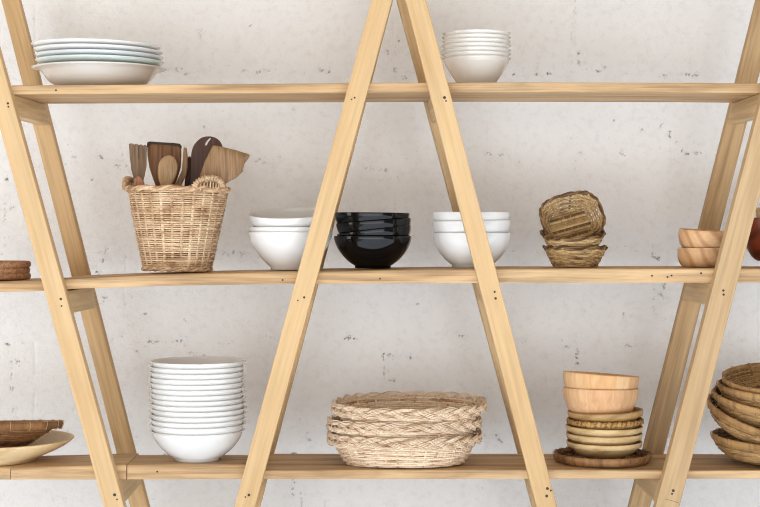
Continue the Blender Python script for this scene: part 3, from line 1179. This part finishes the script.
# dark round spoon with a hanging slot
yy = .150
c_in = []
out = smooth_outline([(209, 136.4), (216, 138), (220.8, 142.5), (222.2, 148), (219, 157), (213.5, 166), (206, 176), (199, 186), (195, 191), (189.5, 191), (190.5, 182), (191, 172), (191.0, 162), (191.8, 152), (195.0, 144), (201.5, 138)], 3)
slot = [(205.2, 145.2), (205.6, 142.6), (208.6, 138.9), (210.8, 137.9), (210.6, 139.6), (208.4, 142.4), (206.8, 145.4)]
m = MB()
org = Vector(inb(.018, .022, .02))
# ring between the slot and the outline, so the slot is a real hole
sl = smooth_outline(slot, 4)


def bridge_plate(m, outer, hole, y, th):
    import mathutils
    from mathutils.geometry import delaunay_2d_cdt
    o2 = [P(u, v, y) for (u, v) in outer]
    h2 = [P(u, v, y) for (u, v) in hole]
    vv = [Vector((p.x, p.z)) for p in o2 + h2]
    n, k = len(o2), len(h2)
    ed = [(i, (i + 1) % n) for i in range(n)] + [(n + i, n + (i + 1) % k) for i in range(k)]
    r = delaunay_2d_cdt(vv, ed, [], 1, 1e-6)
    vs, _, fs = r[0], r[1], r[2]

    def inside(p, poly):
        c = False
        for a, b in zip(poly, poly[1:] + poly[:1]):
            if (a.z > p.y) != (b.z > p.y) and p.x < (b.x - a.x) * (p.y - a.z) / (b.z - a.z) + a.x:
                c = not c
        return c
    fs = [f for f in fs if not inside(sum((vs[i] for i in f), Vector((0, 0))) / len(f), h2)]
    N = len(vs)
    F = [Vector((p.x, y - th / 2, p.y)) for p in vs]
    B = [Vector((p.x, y + th / 2, p.y)) for p in vs]
    faces = [tuple(f) for f in fs] + [tuple(N + i for i in reversed(f)) for f in fs]
    for a, b in ed:
        faces.append((a, b, N + b, N + a))
    m.add(F + B, faces)


bridge_plate(m, out, sl, yy, .008)
m.tube([P(193, 188, yy), org], .0062, .005, None, 8)
m.v = [tuple(Vector(p) - org) for p in m.v]
o = m.build('wooden_spoon', M['u_dark'], loc=org, smooth=False)
tag(o, 'dark red-brown round wooden spoon with a slanted hanging slot', 'spoon', UT)

# slanted tan turner leaning to the basket's edge
yy = .070
out = [(213.0, 145.6), (215.2, 145.2), (225, 147.6), (236, 150.3), (248.6, 154.2), (250.0, 155.4), (248.6, 158.4), (244.5, 164), (243.4, 168), (243.0, 171.5), (236, 178), (228, 182.3), (219, 187.5), (206, 191), (198.5, 190), (198.2, 184), (200.5, 174), (205, 161)]
o = slab(out, yy, .007, M['u_tan'], 'wooden_turner', (P(208, 187, yy), inb(.012, -.018, .02)), lean=-.05)
tag(o, 'broad tan wooden turner leaning outwards beside the wound handle', 'turner', UT)

# small pinkish spoon near the other handle
yy = .082
out = smooth_outline([(137.6, 176.2), (141, 177.8), (143.8, 182), (144.4, 187), (143, 191), (139, 193), (135.0, 191), (133.4, 186), (133.9, 180)], 3)
o = slab(out, yy, .007, M['u_pink'], 'wooden_spoon', (P(139, 190, yy), inb(-.024, -.010, .02)), dish=.004)
tag(o, 'small pinkish wooden spoon in front of the four-tined fork', 'spoon', UT)

# ------------------------------------------------------------------ small flared baskets on the middle shelf
SB_H = .041


def sb_shape(t):
    return lerp(.0435, .0625, t), lerp(.034, .051, t), .0015 + t * (SB_H - .003)


def small_basket():
    root = empty('small_basket')
    weave(sb_shape, 3.0, 26, 13, .0011, .0029, .0012, seed=21, stake_w=.0032, stake_t=.0009, jit=.0006).build('woven_side', M['small'], root)
    woven_base(.0435, .034, 3.0, .0018, 12, .0010, .0010).build('base', M['small'], root)
    wrapped_rim(.0635, .052, 3.0, SB_H, .0030, 11, 2, wob=lambda p: .0014 * math.sin(9 * p)).build('rim', M['smallrim'], root)
    return root


y = .105
zs = ZM(573)
s1 = small_basket()
s1.location = (X(575, y), y, zs)
tag(s1, 'lowest small flared woven basket, standing upright on the middle shelf', 'basket', 'small woven baskets')
s2 = copy_tree(s1)
s2.location = (X(573, y), y + .004, zs + .0312)
s2.rotation_euler = (math.radians(13), math.radians(-3), math.radians(4))
tag(s2, 'middle small woven basket, slightly askew between two others', 'basket', 'small woven baskets')
s3 = copy_tree(s1)
R3 = Euler((math.radians(64), 0, 0)).to_matrix() @ Euler((0, 0, math.radians(17))).to_matrix()
s3.rotation_euler = R3.to_euler()
s3.location = P(572.3, 216.5, .088) - R3 @ Vector((0, 0, SB_H))
tag(s3, 'topmost small woven basket, tipped forward to show its inside', 'basket', 'small woven baskets')

# ------------------------------------------------------------------ oval plaited baskets
OV_H = .067


def ov_shape(t):
    return lerp(.120, .150, t ** .8), lerp(.084, .108, t ** .8), .002 + t * (OV_H - .014)


def plait(a, b, e, z, A, Bt, turns, canes=5, cw=.0026, seed=4, slope=0.0):
    m = MB()
    n = turns * 22
    rng = random.Random(seed)
    per = PI * (3 * (a + b) - math.sqrt((3 * a + b) * (a + 3 * b)))
    for k in range(3):
        for c in range(canes):
            q = (c - (canes - 1) / 2) * cw * 1.55
            pts, nr = [], []
            j1, j2 = rng.uniform(0, 6.28), rng.uniform(.0, .0007)
            for j in range(n):
                ph = 2 * PI * j / n
                an = turns * ph + 2 * PI * k / 3
                dz_ = A * math.cos(an) * turns * 2 * PI / per
                L = math.hypot(1, dz_)
                us, uz = -dz_ / L * q, 1 / L * q
                ph2 = ph + us / (per / (2 * PI))
                ro = Bt * math.sin(2 * an) + .0004 * math.sin(7 * ph + j1)
                zz = A * math.sin(an) + uz + j2 * math.sin(9 * ph + j1)
                x, y_, nx, ny = ring_pt(a, b, e, ph2, ro + slope * zz)
                pts.append((x, y_, z + zz))
                nr.append((nx, ny, slope * 0))
            m.tube(pts, .0011, cw * .78, nr, 4, True)
    return m


def oval_basket(seed=4):
    root = empty('oval_basket')
    weave(ov_shape, 2.3, 38, 13, .0015, .0025, .0016, seed=31 + seed, stake_w=.003, stake_t=.0010).build('woven_side', M['oval'], root)
    woven_base(.120, .084, 2.3, .0040, 20, .002, .0014).build('base', M['oval'], root)
    plait(.1550, .1140, 2.3, OV_H - .0130, .0078, .0046, 8, canes=4, cw=.0017, seed=seed).build('plaited_rim', M['oval'], root)
    return root


y = .098
zo = Z(470.2) + .0005
OVL = ['lowest plaited oval basket of the three, sitting on the bottom shelf', 'middle plaited oval basket, between two like ones', 'topmost plaited oval basket, open and empty']
ob = None
for k in range(3):
    o = oval_basket() if ob is None else copy_tree(ob)
    ob = ob or o
    o.location = (X((404.5, 404.5, 409)[k], y), y - .001 * k, zo + (0, .0290, .0645)[k])
    o.rotation_euler = (math.radians((0, .6, 3.0)[k]), math.radians((-.3, .4, -.2)[k]), math.radians((0, 183, 1)[k]))
    tag(o, OVL[k], 'basket', 'plaited oval baskets')


# ------------------------------------------------------------------ woven trays and shallow baskets
def shallow(name, R, rb, h, side_mat, rim_mat, rows=9, stakes=40, rim_h=.013, seed=5, ties=14, tie_mat=None, amp=.0016, wobz=.0, straight=False):
    root = empty(name)
    shp = lambda t: (lerp(rb, R - .002, math.sin(t * PI / 2) ** .9), lerp(rb, R - .002, math.sin(t * PI / 2) ** .9), .002 + (h - .006) * (t ** 1.35))
    if straight:
        shp = lambda t: (lerp(rb, R - .002, t), lerp(rb, R - .002, t), .002 + (h - .006) * t)
    weave(shp, 2, stakes, rows, .0012, .0030, amp, seed=seed, stake_w=.0024, stake_t=.0009).build('woven_side', side_mat, root)
    woven_base(rb, rb, 2, .0024, 16, .0016, .0012).build('base', side_mat, root)
    w = (lambda p: wobz * math.sin(2 * p + seed)) if wobz else None
    tm = hoop(R, R, 2, h - rim_h, h, .0035, wob=w)
    nf = len(tm.f)
    if ties:
        for k in range(ties):
            ph = 2 * PI * (k + .37) / ties
            ww = w(ph) if w else 0
            c = []
            for (off, z) in ((-.004, h - rim_h - .001), (.001, h - rim_h - .001), (.0052, h - rim_h * .35), (.0046, h + .0012), (-.003, h + .0014)):
                x, y_, nx, ny = ring_pt(R, R, 2, ph, off)
                c.append((x, y_, z + ww))
            tm.tube(c, .0007, .0011, [(-math.sin(ph), math.cos(ph), 0)] * 5, 4)
    ro = tm.build('rim', rim_mat, root)
    ro.data.materials.append(tie_mat or M['tie'])
    for p in ro.data.polygons:
        if p.index >= nf:
            p.material_index = 1
    return root


# bottom shelf, near the end: pale wooden dish and a dark woven tray on it
y = .092
zd = Z(467.3) + .0012
do = [(0, .002), (.074, .002), (.078, 0), (.084, 0), (.086, .006), (.105, .0130), (.125, .0215), (.143, .0310), (.155, .0395), (.1595, .0440)]
o = MB().lathe(full_profile(do, .008, .002), 96).build('wooden_dish', M['dishwood'], loc=(X(-4.5, y), y, zd))
tag(o, 'wide pale wooden footed dish under the dark woven tray', 'dish')
tr = shallow('woven_tray', .129, .055, .052, M['darkw'], M['darkhoop'], 13, 40, .014, 51, 20, amp=.001, straight=True)
tr.location = (X(-3, y), y + .003, zd + .0250)
tr.rotation_euler = (math.radians(-5.5), math.radians(-.8), 0)
tag(tr, 'dark brown woven tray with a tied rim, resting in the pale wooden dish', 'tray')

# the bowl pile on a dark tray
y = .112
zt = Z(470) + .0005
t2 = shallow('woven_tray', .0965, .090, .0185, M['darkw'], M['darkhoop'], 3, 44, .016, 61, 26, M['darkhoop'])
t2.location = (X(602.3, y), y, zt)
tag(t2, 'round dark brown woven tray under the pile of bamboo and wooden bowls', 'tray')


def rattan_bowl(name, R, rf, h, body, rim, textured=False, rim_h=.0075):
    root = empty(name)
    ou = bowl_outer(R - .0015, h - .002, rf, .003, .55)
    MB().lathe(full_profile(ou, .006, .0012), 64).build('body', body, root)
    if textured:
        wrapped_rim(R - .001, R - .001, 2, h - rim_h * .5, rim_h * .42, 46, 3, flat=1.35).build('rim', rim, root)
    else:
        hoop(R - .0005, R - .0005, 2, h - rim_h, h + .0005, .0022).build('rim', rim, root)
    return root


zc = zt + .0052
pile = [('bamboo_bowl', 604.2, .0765, .037, 0.0, 'olive', 'paleb', False, 'lowest pale-rimmed bamboo bowl, resting on the dark tray', (0, 0), .010),
        ('bamboo_bowl', 604.2, .0770, .037, .0170, 'olive', 'paleb', False, 'second bamboo bowl up from the dark tray, dull tan rim', (0, 0), .0105),
        ('bamboo_bowl', 604.0, .0780, .037, .0320, 'paleb', 'paleb', False, 'third bamboo bowl up from the dark tray, smooth pale rim', (0, .6), .010),
        ('rattan_bowl', 605.2, .0760, .037, .0478, 'rattan', 'rattan', True, 'coiled rattan bowl with a rope-like rim, fourth up from the tray', (0, -.4), .011),
        ('bamboo_bowl', 605.8, .0765, .037, .0640, 'rattan', 'olive', False, 'tan bamboo bowl tilted directly under the big wooden bowls', (0, -2.0), .011)]
for (nm, u, R, h, dz_, bm1, rm1, tex, lab, rot, rh) in pile:
    r = rattan_bowl(nm, R, R * .5, h, M[bm1], M[rm1], tex, rh)
    r.location = (X(u, y), y, zc + dz_)
    r.rotation_euler = (math.radians(rot[0]), math.radians(rot[1]), random.uniform(0, 6))
    if rot[1]:
        r.rotation_euler = (math.radians(rot[0]), math.radians(rot[1]), 0)
    tag(r, lab, 'bowl', 'pile of bamboo and rattan bowls')
b = bowl_outer(.0785, .062, .050, .003, .75)
stack('wooden_bowl', 'bowl', full_profile(b, .016, .002), M['stave2'], 600.0, y, Z(419.0, y) + .001, [.0290],
      lambda k: ['big pinkish wooden bowl on the bamboo bowls, under another', 'big pale wooden bowl topping the pile on the dark tray'][k], 'big wooden bowls on the pile',
      rolls=[(-2.5, .8), (-3.0, 4.2)], du=[.4, -1.0], mats=[M['stave2'], M['stave']])

# five shallow bamboo baskets at the end of the bottom shelf
y = .105
zt = Z(470.4) + .0005
proto = None
SH = [(776, 434.0, (1.5, 1.5), 1.0, 'lowest shallow bamboo basket, sitting on the bottom shelf'),
      (770.5, 414.4, (13, 12), 1.0, 'second shallow bamboo basket up, strongly tilted'),
      (776, 399.4, (8, 7), .99, 'third shallow bamboo basket up, between tilted ones'),
      (780, 387.7, (4, 4), .97, 'fourth shallow bamboo basket up, just below the top one'),
      (784, 375.4, (8, -3), .96, 'topmost shallow bamboo basket, showing its woven inside')]
SHH = .052
for k, (u, v, rot, kk, lab) in enumerate(SH):
    if proto is None:
        o = proto = shallow('shallow_basket', .1275, .072, SHH, M['basketb'], M['hoop'], 15, 48, .014, 71, 16, M['hoop'], amp=.0009, wobz=.0012)
    else:
        o = copy_tree(proto)
    R_ = Euler((math.radians(rot[0]), math.radians(rot[1]), 0)).to_matrix() @ Euler((0, 0, math.radians(37 * k))).to_matrix()
    o.rotation_euler = R_.to_euler()
    o.location = P(u, v, y) - R_ @ Vector((0, 0, SHH))
    if k == 0:
        o.location.z = zt + .0022
    o.scale = (kk, kk, 1)
    tag(o, lab + ', at the shelf end', 'basket', 'shallow bamboo baskets')

# ------------------------------------------------------------------ light
w = bpy.data.worlds.new('World')
scene.world = w
w.use_nodes = True
bg = w.node_tree.nodes['Background']
bg.inputs['Color'].default_value = (1.0, 0.95, 0.88, 1)
bg.inputs['Strength'].default_value = 0.24


def area(name, loc, target, sx, sy, power, col):
    l = bpy.data.lights.new(name, 'AREA')
    l.shape = 'RECTANGLE'
    l.size, l.size_y = sx, sy
    l.energy = power
    l.color = col
    o = bpy.data.objects.new(name, l)
    COL.objects.link(o)
    o.location = loc
    o.rotation_euler = (Vector(target) - Vector(loc)).to_track_quat('-Z', 'Y').to_euler()
    return o


# unseen roof added to keep sun off the shelves while the floor is lit
rf = MB()
L = [(-3.0, -3.5), (-1.6, -3.5), (-1.6, -1.25), (3.0, -1.25), (3.0, WALL_Y + .02), (-3.0, WALL_Y + .02)]
rf.add([(x, y_, 2.25) for x, y_ in L] + [(x, y_, 2.35) for x, y_ in L], [(0, 1, 2, 5), (2, 3, 4, 5), (6, 7, 8, 11), (8, 9, 10, 11)] + [(i, (i + 1) % 6, 6 + (i + 1) % 6, 6 + i) for i in range(6)])
tag(rf.build('sun_shade_roof', M['roof'], smooth=False), 'unseen roof slab added above the shelving to block the sun', 'sun_shade_roof', kind='structure')
sun = bpy.data.lights.new('sun', 'SUN')
sun.energy = 8.0
sun.angle = math.radians(3)
sun.color = (0.93, 0.965, 1.0)
so = bpy.data.objects.new('sun', sun)
COL.objects.link(so)
so.rotation_euler = Vector((0.08, 0.32, -1.0)).to_track_quat('-Z', 'Y').to_euler()
area('front_window_light', (-0.35, -3.3, 0.85), (-0.1, 0.3, 0.85), 5.2, 1.8, 68, (0.985, 0.985, 0.985))
area('far_side_fill_light', (3.0, -0.9, 0.9), (0, 0.1, 0.7), 1.0, 1.5, 6, (0.93, 0.965, 1.0))  # added fill, no window known here; lifts shade beside posts and stacks
area('side_window_light', (-2.9, -0.6, 1.2), (0, 0.0, 0.95), 1.0, 1.7, 20, (1.0, 0.985, 0.96))

# ------------------------------------------------------------------ camera
cam = bpy.data.cameras.new('Camera')
cam.sensor_width = 36
cam.lens = (D / S) / 760 * 36
cam.shift_y = -(253.5 - V0) / 760
cam.clip_start = .05
co = bpy.data.objects.new('Camera', cam)
COL.objects.link(co)
co.location = (0, -D, EYE)
co.rotation_euler = (PI / 2, 0, 0)
scene.camera = co

scene.cycles.filter_width = 1.1
vs_ = scene.view_settings
vs_.view_transform = 'Standard'
vs_.look = 'None'
vs_.gamma = 1.0
vs_.exposure = 0.08
